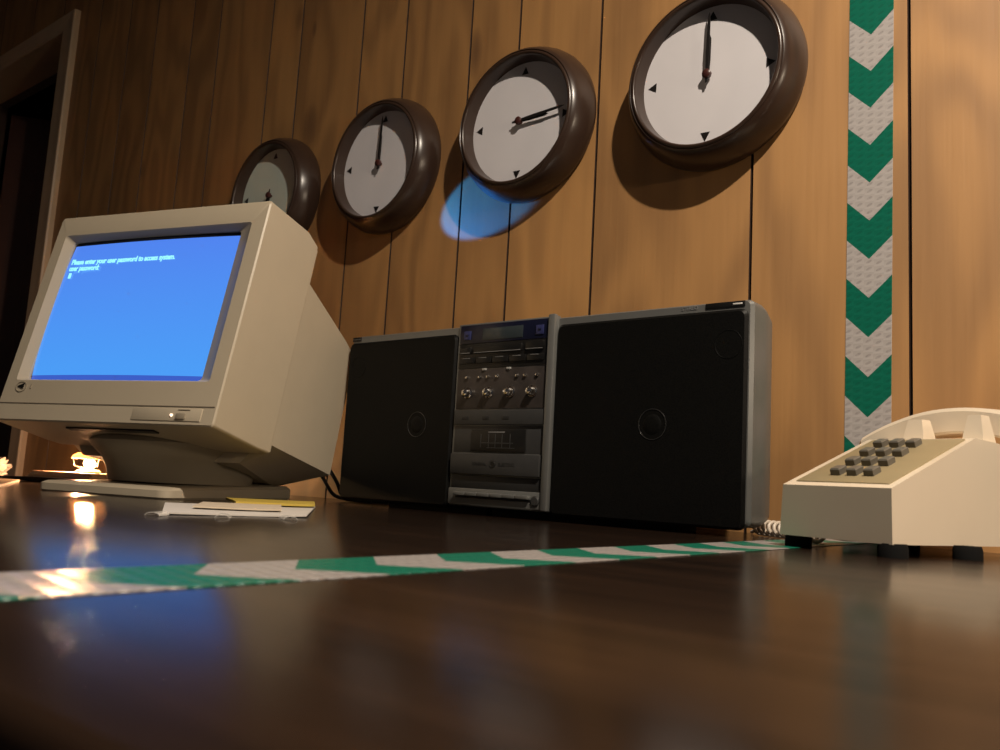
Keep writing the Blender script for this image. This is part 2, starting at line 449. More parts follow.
# ------------------------------------------------------------------ wall clocks
FACES = (
    ('rightmost and nearest round brown wall clock, beside the chevron tape, both hands on twelve', -0.4576, 0.582, 0.0, 0.02, M_FACE),
    ('round brown wall clock with its hands at a quarter past three', -0.764, 0.589, -PI / 2 + .04, -PI / 2 + 0.10, M_FACE),
    ('round brown wall clock third from the tape, its hands straight up at twelve', -1.07, 0.583, 0.02, 0.0, M_FACE),
    ('leftmost round brown wall clock with greenish face, half hidden by the computer monitor', -1.3800000000000001, 0.578, PI + .05, PI - 0.3, M_FACE_G))
def rim_mesh():
    bm = bmesh.new()
    prof = [(0.105, 0.0), (0.1182, 0.0), (0.1207, 0.004), (0.1214, 0.011), (0.1200, 0.020), (0.1166, 0.0300), (0.1121, 0.0390), (0.1080, 0.0450),
            (0.1056, 0.0466), (0.1045, 0.0453), (0.1033, 0.0473), (0.1014, 0.0483), (0.0997, 0.0480), (0.0984, 0.0464), (0.0978, 0.0430), (0.0950, 0.024), (0.105, 0.022)]
    lathe(bm, prof, 96, Matrix.Rotation(PI / 2, 4, 'X'), close=True)
    return bm
RX = Matrix.Rotation(PI / 2, 4, 'X')   # local z -> -y (out of the wall)
first = None
def copy_tree(o, parent=None):
    c = o.copy(); COL.objects.link(c)
    if parent: c.parent = parent
    for ch in list(o.children): copy_tree(ch, c)
    return c
def hand_bm(length, w, tail, yo):
    bm = bmesh.new()
    pts = [(-w * .55, -tail), (w * .55, -tail), (w * 0.8, 0), (w, length * 0.35), (w * 0.75, length * 0.9), (0, length), (-w * 0.75, length * 0.9), (-w, length * 0.35), (-w * 0.8, 0)]
    hull_poly(bm, [[(x, -yo, z) for x, z in pts], [(x, -yo - 0.0010, z) for x, z in pts]])
    return bm
for i, (lab, cx, cz, ah, am, fm) in enumerate(FACES):
    if i == 0:
        c = first = thing('wall_clock', lab, 'clock', (cx - 0.002, WY - 0.0003, cz), 0, 'round brown wall clocks in a row')
        c.rotation_euler = (0, 0.042, 0)
        finish('rim', rim_mesh(), M_RIM, c, smooth=1.0)
        bm = bmesh.new(); lathe(bm, [(0, 0.0), (0.1030, 0.0), (0.1030, 0.0200), (0.0960, 0.0260), (0.0, 0.0260)], 64, RX)
        finish('face', bm, fm, c, smooth=0.5)
        for q in range(4):
            bm = bmesh.new()
            tri = [(-0.0064, 0.0765), (0.0064, 0.0765), (0.0, 0.0885)]
            hull_poly(bm, [[(x, -0.0261, z) for x, z in tri], [(x, -0.0265, z) for x, z in tri]])
            bm.transform(Matrix.Rotation(q * PI / 2, 4, 'Y'))
            finish('hour_marker', bm, M_HAND, c)
        hh = finish('hour_hand', hand_bm(0.054, 0.0030, 0.010, 0.0310), M_HAND, c); mh = finish('minute_hand', hand_bm(0.084, 0.0024, 0.012, 0.0330), M_HAND, c)
        bm = bmesh.new(); lathe(bm, [(0, 0.0260), (0.0028, 0.0260), (0.0028, 0.0305), (0.0056, 0.0305), (0.0060, 0.0355), (0.0042, 0.0370), (0, 0.0374)], 24, RX)
        finish('hub', bm, M_HUB, c, smooth=0.7)
    else:
        c = copy_tree(first); c.location = (cx - 0.002, WY - 0.0003, cz); tag(c, lab)
        if fm is not M_FACE:
            for ch in c.children:
                if ch.name.startswith('face'):
                    ch.data = ch.data.copy(); ch.data.materials[0] = fm; ch['label'] = 'greenish clock face'
    for ch in c.children:
        if ch.name.startswith('hour_hand'): ch.rotation_euler = (0, -ah, 0)
        if ch.name.startswith('minute_hand'): ch.rotation_euler = (0, -am, 0)

# ------------------------------------------------------------------ computer monitor
MYAW, MTILT = 0.2906, 0.228
MC = Vector((-1.0529, 0.5442, 0.2335))
mon = thing('computer_monitor', 'bulky beige cathode ray computer monitor with lit blue screen tilted back on its stand', 'monitor', (MC.x, MC.y, 0), MYAW)
# head frame: x right, y back, z up (tilted); origin = middle of the front face
HT = Matrix.Translation((0, 0, MC.z)) @ Matrix.Rotation(-MTILT, 4, 'X')
W2, HB, HTOP = 0.180, -0.150, 0.151
def rrect(x0, x1, z0, z1, r, y, n=5):
    P = []
    for (cx, cz, a0) in ((x1 - r, z1 - r, 0), (x0 + r, z1 - r, PI / 2), (x0 + r, z0 + r, PI), (x1 - r, z0 + r, 1.5 * PI)):
        for k in range(n + 1):
            a = a0 + PI / 2 * k / n
            P.append((cx + r * math.cos(a), y, cz + r * math.sin(a)))
    return P
# front bezel shell with a sloped screen opening
bm = bmesh.new()
rings = [rrect(-W2, W2, HB, HTOP - .002, 0.004, 0.112),
         rrect(-W2, W2, HB - 0.001, HTOP + 0.006, 0.004, 0.088),
         rrect(-W2, W2, HB, HTOP + .0015, 0.004, 0.0018),
         rrect(-W2 + .0018, W2 - .0018, HB + .0018, HTOP - .0018, 0.004, 0.0),
         rrect(-0.1612, 0.1580, -0.0945, 0.1225, 0.004, 0.0),
         rrect(-0.1602, 0.1570, -0.0935, 0.1215, 0.004, 0.0010),
         rrect(-0.1515, 0.1380, -0.0905, 0.1160, 0.006, 0.0085),
         rrect(-0.1515, 0.1380, -0.0905, 0.1160, 0.006, 0.020)]
hull_poly(bm, rings, cap=False)
finish('front_bezel', bm, M_BEIGE, mon, smooth=0.5, M=HT)
# rear shell
bm = bmesh.new()
def rring(x, zt, zb, y, r=0.006, xb=None, dz=0.0):
    # side wall down to zb, then a chamfer running in to the narrower underside
    xb = x - .03 if xb is None else xb
    P = [(x - r, y, zt), (-x + r, y, zt), (-x, y, zt - r), (-x, y, zb), (-xb, y, zb - dz), (xb, y, zb - dz), (x, y, zb), (x, y, zt - r)]
    return P
rings = [rring(W2 - .012, HTOP - 0.012, HB + 0.008, 0.100), rring(W2 - .0005, HTOP - 0.002, HB + 0.0025, 0.1115), rring(W2 - 0.001, 0.1485, HB + 0.003, 0.1150), rring(W2 - 0.003, 0.099, -0.137, 0.1165, xb=.135, dz=.026),
         rring(W2 - 0.007, 0.0865, -0.136, 0.175, .008, .115, .026), rring(W2 - 0.014, 0.072, -0.134, 0.25, .010, .085, .024), rring(W2 - 0.021, 0.065, -0.132, 0.288, .012, .070, .022), rring(W2 - 0.032, 0.058, -0.128, 0.304, .012, .066, .018), rring(W2 - 0.045, 0.05, -0.120, 0.310, .012, .062, .012)]
hull_poly(bm, rings, cap=True)
finish('rear_shell', bm, M_BEIGE, mon, smooth=0.25, M=HT)
# glass
bm = bmesh.new()
nx, nz = 24, 18
sx0, sx1, sz0, sz1 = -0.1530, 0.1400, -0.092, 0.118
def bulge(x, z): return 0.0125 - 0.0065 * (1 - ((x + .0065) / 0.146) ** 2) * 0.55 - 0.0065 * (1 - ((z - .013) / 0.104) ** 2) * 0.45
G = [[bm.verts.new((sx0 + (sx1 - sx0) * i / nx, bulge(sx0 + (sx1 - sx0) * i / nx, sz0 + (sz1 - sz0) * j / nz), sz0 + (sz1 - sz0) * j / nz)) for i in range(nx + 1)] for j in range(nz + 1)]
for j in range(nz):
    for i in range(nx): bm.faces.new((G[j][i], G[j][i + 1], G[j + 1][i + 1], G[j + 1][i]))
bmesh.ops.recalc_face_normals(bm, faces=bm.faces)
glass_tube = finish('picture_tube', bm, plain('dark_tube_glass', (0.01, 0.012, 0.02), 0.1), mon, smooth=1.0, M=HT)
bm = bmesh.new()
ax0, ax1, az0, az1 = -0.1495, 0.1375, -0.0835, 0.1105
G = []
for j in range(nz + 1):
    row = []
    for i in range(nx + 1):
        x = ax0 + (ax1 - ax0) * i / nx; z = az0 + (az1 - az0) * j / nz
        x -= 0.004 * (1 - ((z - .008) / .097) ** 2) * (-x / .146)
        row.append(bm.verts.new((x, bulge(x, z) - 0.0004, z)))
    G.append(row)
for j in range(nz):
    for i in range(nx): bm.faces.new((G[j][i], G[j][i + 1], G[j + 1][i + 1], G[j + 1][i]))
scr = finish('lit_screen', bm, M_SCREEN, mon, smooth=1.0, M=HT)
scr['label'] = 'glowing blue screen picture'
def scr_text(body, x, z, size, sq=1.0):
    M = HT @ Matrix.Translation((x, bulge(x + .05, z) - 0.0022, z)) @ STAND
    return text_mesh('screen_text', body, size, M_TEXT, scr, M, squash=sq, bold=0.00035)
scr_text('Please enter your user password to access system.', -0.1405, 0.0790, 0.0108, 0.82)
scr_text('user password:', -0.1405, 0.0690, 0.0108, 0.82)
bm = bmesh.new(); bx(bm, -0.1405, -0.1360, bulge(-.14, .062) - 0.0022, bulge(-.14, .062) - 0.0016, 0.0585, 0.0665)
finish('screen_cursor', bm, M_TEXT, scr, M=HT)
bm = bmesh.new()
G = [[bm.verts.new((ax0 + (ax1 - ax0) * i / nx, bulge(ax0 + (ax1 - ax0) * i / nx, z) - 0.0004, z)) for i in range(nx + 1)] for z in (-0.0905, az0)]
for i in range(nx): bm.faces.new((G[0][i], G[0][i + 1], G[1][i + 1], G[1][i]))
finish('screen_border', bm, plain('lit_screen_edge', (0.01, 0.01, 0.02), 0.2, emit=(0.045, 0.12, 0.62), estr=0.9), scr, M=HT)
# lower control strip, seam, lamp, button, emblem
bm = bmesh.new(); bx(bm, -W2 + .004, W2 - .004, -0.0006, 0.004, -0.1268, -0.1256)
finish('bezel_seam', bm, plain('seam_shadow_gap', (0.16, 0.13, 0.095), 0.7), mon, M=HT)
bm = bmesh.new(); bx(bm, 0.055, 0.160, -0.0012, 0.004, -0.1445, -0.1285, 0.0008)
flap = finish('control_flap', bm, M_BEIGE, mon, smooth=0.5, M=HT)
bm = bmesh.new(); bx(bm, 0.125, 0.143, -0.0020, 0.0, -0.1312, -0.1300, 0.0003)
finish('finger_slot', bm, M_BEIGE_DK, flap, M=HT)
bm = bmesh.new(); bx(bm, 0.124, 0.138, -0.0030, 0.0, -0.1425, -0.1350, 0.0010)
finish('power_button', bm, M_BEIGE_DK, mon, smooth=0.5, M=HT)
bm = bmesh.new(); lathe(bm, [(0, 0.0032), (0.0014, 0.0028), (0.0020, 0.0010), (0.0020, -0.001)], 16, HT @ Matrix.Translation((0.1165, 0, -0.1375)) @ RX)
finish('power_light', bm, M_LED, mon, smooth=0.8)
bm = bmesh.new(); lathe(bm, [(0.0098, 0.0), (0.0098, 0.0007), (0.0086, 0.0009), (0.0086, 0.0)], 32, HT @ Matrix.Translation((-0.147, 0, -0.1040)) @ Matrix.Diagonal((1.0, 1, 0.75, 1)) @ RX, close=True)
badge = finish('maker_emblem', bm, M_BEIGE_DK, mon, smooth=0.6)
bm = bmesh.new()
tri = [(-0.0075, 0.0), (0.0045, 0.0042), (0.0045, -0.0032)]
hull_poly(bm, [[(-0.147 + x, -0.0006, -0.1035 + z) for x, z in tri], [(-0.147 + x, -0.0012, -0.1035 + z) for x, z in tri]])
finish('emblem_triangle', bm, M_BLACK, badge, M=HT)
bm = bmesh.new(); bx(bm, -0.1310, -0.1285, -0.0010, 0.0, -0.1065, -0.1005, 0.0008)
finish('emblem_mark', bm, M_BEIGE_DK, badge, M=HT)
# vent slit on the underside of the bezel
bm = bmesh.new(); bx(bm, -0.07, 0.075, 0.02, 0.030, -0.1525, -0.1490)
finish('underside_slot', bm, M_BLACK, mon, M=HT)
# swivel: dish under the head, neck, foot plate (not tilted)
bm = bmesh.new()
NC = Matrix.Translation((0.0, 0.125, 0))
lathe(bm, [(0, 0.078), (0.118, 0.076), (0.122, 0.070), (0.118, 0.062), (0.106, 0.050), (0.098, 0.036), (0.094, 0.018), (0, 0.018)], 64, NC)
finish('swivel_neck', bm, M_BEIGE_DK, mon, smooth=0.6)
bm = bmesh.new()
rings = []
def frect(x0, x1, y0, y1, r, z, n=6): return [(p[0], p[2], z) for p in rrect(x0, x1, y0, y1, r, 0, n)]
bx0, bx1, by0, by1 = -0.102, 0.110, -0.022, 0.236
rings = [frect(bx0 + .002, bx1 - .002, by0 + .002, by1 - .002, .014, 0.0), frect(bx0, bx1, by0, by1, .014, 0.003), frect(bx0, bx1, by0, by1, .014, 0.0145), frect(bx0 + .004, bx1 - .004, by0 + .006, by1 - .004, .014, 0.0185), frect(bx0 + .02, bx1 - .02, by0 + .03, by1 - .02, .014, 0.0195)]
rings = [[(x, y, z * (0.72 + 0.36 * (y - by0) / (by1 - by0))) for (x, y, z) in ring] for ring in rings]
hull_poly(bm, rings)
finish('foot_plate', bm, M_BEIGE, mon, smooth=0.5)
# cables dropping behind the head
for k, pts in enumerate(([(0.09, .285, .075), (0.105, .31, .04), (.115, .335, .006), (.15, .36, .003), (0.2, .37, .003)], [(0.12, .285, .065), (0.135, .31, .03), (.14, .32, .004), (.18, .34, .003)])):
    P = []
    for j in range(len(pts) - 1):
        for q in range(6): P.append(Vector(pts[j]).lerp(Vector(pts[j + 1]), q / 6))
    P.append(Vector(pts[-1]))
    for _ in range(3): P = [P[0]] + [(P[j - 1] + P[j] * 2 + P[j + 1]) / 4 for j in range(1, len(P) - 1)] + [P[-1]]
    bm = bmesh.new(); tube(bm, P, 0.003); finish('cable', bm, M_BLACK, mon, smooth=1.0)

# ------------------------------------------------------------------ boombox
BB = thing('boombox', 'wide silver and black boombox with two black speakers and a central tape deck', 'boombox', (-1.05286 * .92, 0.924 * .92, 0.0032), -0.0104)
BB.scale = (.92, .92, .92)
BW, BH, BD, BZ = 0.682, 0.266, 0.066, 0.0075
bm = bmesh.new()
rings = [rrect(0.004, BW - .004, BZ + .003, BH - .002, .006, 0.0), rrect(0, BW, BZ, BH, .008, 0.004), rrect(0, BW, BZ, BH, .008, BD * .45), rrect(0.002, BW + .001, BZ, BH - .001, .012, BD * .6), rrect(0.008, BW - .004, BZ + .004, BH - .006, .012, BD)]
hull_poly(bm, rings)
finish('cabinet', bm, M_SILVER, BB, smooth=0.5)
def flat(name, x0, x1, z0, z1, y0, y1, mat, parent, bev=0.0008):
    bm = bmesh.new(); bx(bm, x0, x1, y0, y1, z0, z1, bev, 2); return finish(name, bm, mat, parent, smooth=0.6)
def grille(x0, x1, z0, z1):
    bm = bmesh.new()
    hull_poly(bm, [rrect(x0, x1, z0, z1, .008, 0.002), rrect(x0, x1, z0, z1, .008, -0.002), rrect(x0 + .003, x1 - .003, z0 + .003, z1 - .003, .007, -0.005)])
    return finish('speaker_grille', bm, M_GRILLE, BB, smooth=0.5)
gl = grille(-0.0005, 0.2345, 0.0045, 0.2545)
gr = grille(0.4135, 0.6765, 0.0045, 0.2550)
M_CAP = plain('glossy_dust_cap', (0.02, 0.02, 0.02), 0.12, spec=0.8)
def ring_part(name, x, z, R, r, parent, mat, y=-0.0052):
    bm = bmesh.new(); lathe(bm, [(R + r * math.cos(a), r * 0.8 * math.sin(a)) for a in [2 * PI * q / 12 for q in range(12)]], 48, Matrix.Translation((x, y, z)) @ RX, close=True)
    return finish(name, bm, mat, parent, smooth=1.2)
for g, x in ((gl, 0.165), (gr, 0.560)):
    ring_part('cone_ring', x, 0.122, 0.0185, 0.0006, g, M_CAP)
    bm = bmesh.new(); lathe(bm, [(0.014, -0.001), (0.012, 0.0003), (0.006, 0.0006), (0, 0.0007)], 32, Matrix.Translation((x, -0.005, 0.122)) @ RX)
    finish('dust_cap', bm, M_GRILLE, g, smooth=1.0)
ring_part('tweeter_ring', 0.655, 0.214, 0.0165, 0.0003, gr, M_GRILLE)
ring_part('tweeter_ring', 0.025, 0.214, 0.0165, 0.0003, gl, M_GRILLE)
# badges on the top edge
flat('top_badge', 0.6235, 0.672, 0.2582, 0.2648, -0.0012, 0.001, M_BLACK, BB, 0.0004)
flat('badge_slot', 0.6575, 0.6690, 0.2606, 0.2624, -0.0018, 0.0, M_WHITEMARK, BB, 0.0003)
lid = flat('handle_slot', 0.002, 0.022, 0.2575, 0.2645, -0.0012, 0.001, M_BLACK, BB, 0.0004)
flat('slot_bar', 0.003, 0.021, 0.2606, 0.2612, -0.0017, -0.001, M_GREYMARK, lid, 0.0001)
text_mesh('badge_text', 'STEREO', 0.0062, M_GREYMARK, BB, Matrix.Translation((0.592, -0.0004, 0.2592)) @ STAND)
# centre panel
PY = -0.003
flat('panel_frame', 0.2365, 0.4130, 0.0085, 0.2680, PY, 0.004, M_SILVER, BB, 0.0015)
flat('frame_rib', 0.4005, 0.4120, 0.0085, 0.2700, PY - .006, 0.0, M_SILVER, BB, 0.0025)
disp = flat('display_panel', 0.2415, 0.3985, 0.2385, 0.2655, PY - .0015, PY + .001, M_BLUEPANEL, BB)
flat('display', 0.2840, 0.3560, 0.2420, 0.2590, PY - .0022, PY, M_LCD, disp, 0.0004)
for x in (0.2555, 0.3850):
    s = flat('display_button', x - .0065, x + .0065, 0.2440, 0.2570, PY - .0030, PY, M_BLUESQ, disp, 0.0008)
    flat('button_mark', x - .0025, x + .0025, 0.2490, 0.2520, PY - .0034, PY - .002, M_BLUEPANEL, s, 0.0002)
btn = flat('button_panel', 0.2415, 0.3985, 0.2020, 0.2380, PY - .0012, PY + .001, M_BLACK, BB)
for (a, b, z0, z1) in ((0.2450, 0.2640, 0.2235, 0.2330), (0.2700, 0.3560, 0.2235, 0.2335), (0.3630, 0.3930, 0.2240, 0.2350)):
    t = flat('push_button', a, b, z0, z1, PY - .004, PY, M_BLACK, btn, 0.0008)
    flat('button_edge', a + .001, b - .001, z0 + .0005, z0 + .0014, PY - .0045, PY - .003, M_GREYMARK, t, 0.0002)
for q in range(5):
    a = 0.2440 + q * 0.0305
    t = flat('push_button', a, a + 0.0280, 0.2090, 0.2180, PY - .0035, PY, M_BLACK, btn, 0.0008)
    flat('button_mark', a + .006, a + .020, 0.2162, 0.2170, PY - .0042, PY - .003, M_GREYMARK, t, 0.0002)
amp = flat('knob_panel', 0.2405, 0.3985, 0.1440, 0.2010, PY - .001, PY + .001, plain('reddish_grey_panel', (0.060, 0.050, 0.046), 0.42, metal=0.25, noise=0.12, nscale=45), BB)
for x in (0.262, 0.301, 0.339, 0.377):
    bm = bmesh.new(); lathe(bm, [(0.0080, 0), (0.0080, 0.0015), (0.0062, 0.0025), (0.0064, 0.0065), (0.0052, 0.0095), (0.0028, 0.0110), (0, 0.0114)], 32, Matrix.Translation((x, PY - .001, 0.167)) @ RX)
    kn = finish('volume_knob', bm, M_CHROME, amp, smooth=0.6)
    bm = bmesh.new(); bx(bm, x - .0004, x + .0004, PY - .0118, PY - .0095, 0.1685, 0.1715); finish('pointer_line', bm, M_BLACK, kn)
for x in (0.259, 0.283, 0.298, 0.315, 0.350, 0.364, 0.384):
    bm = bmesh.new(); bx(bm, x - .0026, x + .0026, PY - .004, PY, 0.1875, 0.1910, 0.001); finish('slide_switch', bm, M_CHROME, amp, smooth=0.6)
for x in (0.2905, 0.3345): flat('panel_stud', x - .0035, x + .0035, 0.1985, 0.2015, PY - .003, PY, M_SILVER_LT, amp, 0.0006)
flat('upper_deck_strip', 0.2405, 0.3985, 0.1215, 0.1425, PY - .0035, PY + .001, M_PANEL, BB, 0.0012)
for x in (0.262, 0.300, 0.335): flat('strip_mark', x - .006, x + .006, 0.1285, 0.1335, PY - .0039, PY - .003, M_PANEL_DK, BB, 0.0002)
dk = flat('cassette_well', 0.2405, 0.3985, 0.0825, 0.1200, PY - .0002, PY + .001, M_PANEL, BB, 0.0004)
wn = flat('cassette_window', 0.2740, 0.3700, 0.0845, 0.1155, PY - .0022, PY, M_BLACK, dk, 0.0008)
flat('tape_label', 0.3050, 0.3340, 0.1105, 0.1120, PY - .0026, PY - .002, M_GREYMARK, wn, 0.0002)
flat('tape_label', 0.2930, 0.3490, 0.0955, 0.0968, PY - .0026, PY - .002, M_PANEL, wn, 0.0002)
flat('tape_label', 0.3030, 0.3520, 0.0890, 0.0900, PY - .0026, PY - .002, M_PANEL, wn, 0.0002)
for x in (0.2920, 0.3060, 0.3180, 0.3300, 0.3440): flat('tape_guide', x - .0006, x + .0006, 0.0900, 0.1085, PY - .0026, PY - .002, M_PANEL, wn, 0.0002)
door = flat('cassette_door', 0.2400, 0.3975, 0.0520, 0.0815, PY - .0060, PY + .001, M_PANEL, BB, 0.0018)
text_mesh('door_text', 'GENERAL', 0.0062, M_PANEL_DK, door, Matrix.Translation((0.3080, PY - .0062, 0.0650)) @ STAND, 'RIGHT')
text_mesh('door_text', 'ELECTRIC', 0.0062, M_PANEL_DK, door, Matrix.Translation((0.3290, PY - .0062, 0.0650)) @ STAND, 'LEFT')
bm = bmesh.new(); lathe(bm, [(0, 0.0006), (0.0052, 0.0006), (0.0052, 0.0)], 32, Matrix.Translation((0.3185, PY - .006, 0.0672)) @ RX); em = finish('round_emblem', bm, M_BLACK, door)
ring_part('emblem_ring', 0.3185, 0.0672, 0.0042, 0.0003, em, M_PANEL, PY - .0066)
flat('lower_strip', 0.2405, 0.3985, 0.0330, 0.0505, PY - .001, PY + .001, M_PANEL_DK, BB, 0.0005)
kb = flat('key_tray', 0.2380, 0.4000, 0.0100, 0.0325, PY - .0035, PY + .001, M_SILVER, BB, 0.0012)
for q in range(6):
    a = 0.2530 + q * 0.0220
    flat('deck_key', a, a + 0.0212, 0.0225, 0.0275, PY - .011, PY - .002, M_SILVER, kb, 0.0008)
flat('key_gap', 0.2520, 0.3860, 0.0190, 0.0222, PY - .0040, PY - .002, M_BLACK, kb, 0.0004)
bm = bmesh.new(); lathe(bm, [(0.0068, 0), (0.0068, 0.002), (0.0055, 0.003), (0, 0.0032)], 24, Matrix.Translation((0.3925, PY - .003, 0.0210)) @ RX); finish('eject_button', bm, M_PANEL, kb, smooth=0.6)
for (a, b) in ((0.105, 0.300), (0.310, 0.590)):
    bm = bmesh.new(); bx(bm, a, b, 0.006, 0.060, -0.0035, 0.0082, 0.0015); finish('rubber_foot', bm, M_RUBBER, BB)

# ------------------------------------------------------------------ telephone
PYAW = math.radians(-18)
ph = thing('telephone', 'ivory push button desk telephone with its handset resting in the cradle', 'telephone', (-0.2762, 0.7514, 0), PYAW)
PW = 0.100
bm = bmesh.new()
# cross sections along v (depth): bottom half width grows a little, top ridge
def sec(vb, vt, uL, uR, zt, uLt, uRt, zb=0.0105): return [(uL, vb, zb), (uR, vb, zb), (uRt, vt, zt), (uLt, vt, zt)]
rings = [sec(0.006, 0.0, -0.005, PW + .002, 0.0545, 0.0025, PW + 0.0050),
         sec(0.185, 0.128, -0.012, PW + 0.006, 0.1035, 0.002, PW + 0.004),
         sec(0.202, 0.150, -0.014, PW + 0.009, 0.1015, 0.0, PW + 0.0085),
         sec(0.222, 0.215, -0.016, PW + 0.013, 0.0960, -0.004, PW + 0.0130),
         sec(0.226, 0.228, -0.014, PW + 0.012, 0.0700, -0.004, PW + 0.0130)]
hull_poly(bm, rings)
bevel_all(bm, 0.0065, 4, 0.35)
finish('body', bm, M_IVORY, ph, smooth=0.7)
# sloping face plate and keys: slant frame, origin at the front lip
s0 = Vector((0.005, 0.0045, 0.0555)); sl = math.atan2(0.1035 - 0.054, 0.128)
PF = Matrix.Translation(s0) @ Matrix.Rotation(sl, 4, 'X')   # x = across, y = up the slope, z = off the face
bm = bmesh.new(); bx(bm, 0.005, 0.0935, 0.004, 0.1270, -0.003, 0.0018, 0.001, 2)
finish('face_plate', bm, M_PLATE, ph, smooth=0.6, M=PF)
for r_ in range(4):
    for c_ in range(3):
        kx = 0.0345 + c_ * 0.0158 - r_ * 0.0026; ky = 0.0255 + r_ * 0.0268
        bm = bmesh.new()
        w, h = 0.0045, 0.0058
        hull_poly(bm, [[(kx - w, ky - h, 0), (kx + w, ky - h, 0), (kx + w, ky + h, 0), (kx - w, ky + h, 0)],
                       [(kx - w, ky - h, 0.0068), (kx + w, ky - h, 0.0068), (kx + w, ky + h, 0.0068), (kx - w, ky + h, 0.0068)],
                       [(kx - w * .8, ky - h * .8, 0.0080), (kx + w * .8, ky - h * .8, 0.0080), (kx + w * .8, ky + h * .8, 0.0076), (kx - w * .8, ky + h * .8, 0.0076)]])
        bevel_all(bm, 0.0006, 2, 0.5)
        finish('dial_key', bm, M_KEY, ph, smooth=0.5, M=PF)
# cradle prongs
for (ua, ub, zt) in ((0.0290, 0.0485, 0.1235), (0.0855, 0.1030, 0.1260)):
    bm = bmesh.new()
    hull_poly(bm, [[(ua - .001, 0.141, 0.0965), (ub + .001, 0.141, 0.0965), (ub + .001, 0.166, 0.0965), (ua - .001, 0.166, 0.0965)],
                   [(ua, 0.143, 0.108), (ub, 0.143, 0.108), (ub, 0.163, 0.108), (ua, 0.163, 0.108)],
                   [(ua + .003, 0.146, zt), (ub - .003, 0.146, zt), (ub - .003, 0.160, zt), (ua + .003, 0.160, zt)]])
    bevel_all(bm, 0.0052, 4, 0.4)
    finish('cradle_prong', bm, M_IVORY, ph, smooth=0.8)
# handset: arched bar with two cups
hs_rings = []
n = 28
for i in range(n + 1):
    t = i / n; u = -0.041 + 0.206 * t
    a = (t - 0.5) * 2
    ztop = 0.1378 - 0.032 * abs(a) ** 2.1
    th = 0.0255 + 0.004 * abs(a) ** 2
    if abs(a) > 0.80: th += 0.016 * min(1, (abs(a) - 0.80) / 0.10)
    if abs(a) > 0.97: th *= 0.7
    wd = 0.019 + 0.006 * max(0, abs(a) - 0.55) / 0.45
    if abs(a) > 0.94: wd *= (1 - 5 * (abs(a) - 0.94))
    vc, zb = 0.193, ztop - th
    hs_rings.append([(u, vc - wd, zb + .002), (u, vc - wd * .9, zb), (u, vc + wd * .9, zb), (u, vc + wd, zb + .002), (u, vc + wd, ztop - .005), (u, vc + wd * .86, ztop - .001), (u, vc, ztop), (u, vc - wd * .86, ztop - .001), (u, vc - wd * .98, ztop - .0045)])
bm = bmesh.new(); hull_poly(bm, hs_rings)
finish('handset', bm, M_IVORY, ph, smooth=0.5)
for (u, v) in ((0.004, 0.020), (0.096, 0.016), (0.112, 0.098), (0.004, 0.19)):
    bm = bmesh.new(); lathe(bm, [(0.0115, 0.0), (0.0115, 0.0075), (0.0105, 0.0112), (0, 0.0112)], 24, Matrix.Translation((u, v, 0)))
    finish('rubber_foot', bm, M_RUBBER, ph, smooth=0.6)
# coiled cord leaving the left of the body
bm = bmesh.new(); P = []
A, Bp = Vector((-0.030, 0.095, 0.0095)), Vector((-0.148, 0.149, 0.0095))
ax = (Bp - A).normalized(); e1 = ax.cross(Vector((0, 0, 1))).normalized(); e2 = ax.cross(e1)
P.append(Vector((-0.002, 0.085, 0.020))); P.append(Vector((-0.016, 0.090, 0.015)))
turns = 11
for i in range(turns * 14 + 1):
    a = 2 * PI * i / 14
    c0 = A.lerp(Bp, i / (turns * 14))
    P.append(c0 + (e1 * math.cos(a) + e2 * math.sin(a)) * 0.0070)
last = P[-1].copy()
for i in range(1, 16):
    q = i / 15; P.append(last.lerp(Vector((-0.170, 0.166, 0.0024)), q))
tube(bm, P, 0.0021, 8)
finish('coiled_cord', bm, M_CORD, ph, smooth=1.2)

# ------------------------------------------------------------------ papers on the desk
def sheet(name, label, cat, pts, z, mat, thick=0.0006, curl=0.0, group=None):
    """four corner sheet, subdivided and slightly wavy"""
    bm = bmesh.new(); n = 10
    a, b, c, d = [Vector((p[0], p[1], 0)) for p in pts]
    def P(i, j, zz):
        s, t = i / n, j / n
        q = a.lerp(b, s).lerp(d.lerp(c, s), t)
        w = curl * (abs(s - .5) * 2) ** 3 + 0.25 * curl * (1 + math.sin(7 * s + 5 * t))
        return (q.x, q.y, z + zz + w)
    T = [[bm.verts.new(P(i, j, thick)) for i in range(n + 1)] for j in range(n + 1)]
    B = [[bm.verts.new(P(i, j, 0)) for i in range(n + 1)] for j in range(n + 1)]
    for j in range(n):
        for i in range(n):
            bm.faces.new((T[j][i], T[j][i + 1], T[j + 1][i + 1], T[j + 1][i])); bm.faces.new((B[j][i], B[j + 1][i], B[j + 1][i + 1], B[j][i + 1]))
    for k in range(n):
        bm.faces.new((T[0][k], B[0][k], B[0][k + 1], T[0][k + 1])); bm.faces.new((T[n][k], T[n][k + 1], B[n][k + 1], B[n][k]))
        bm.faces.new((T[k][0], T[k + 1][0], B[k + 1][0], B[k][0])); bm.faces.new((T[k][n], B[k][n], B[k + 1][n], T[k + 1][n]))
    return tag(finish(name, bm, mat, smooth=0.6), label, cat, group)
G = 'loose papers in front of the monitor'
sheet('paper_sheet', 'broad white paper sheet lying lowest on the desk before the monitor stand', 'paper', [(-0.655, 0.385), (-0.625, 0.51), (-0.80, 0.665), (-0.83, 0.49)], 0.0004, M_PAPER, 0.0012, 0.0006, G)
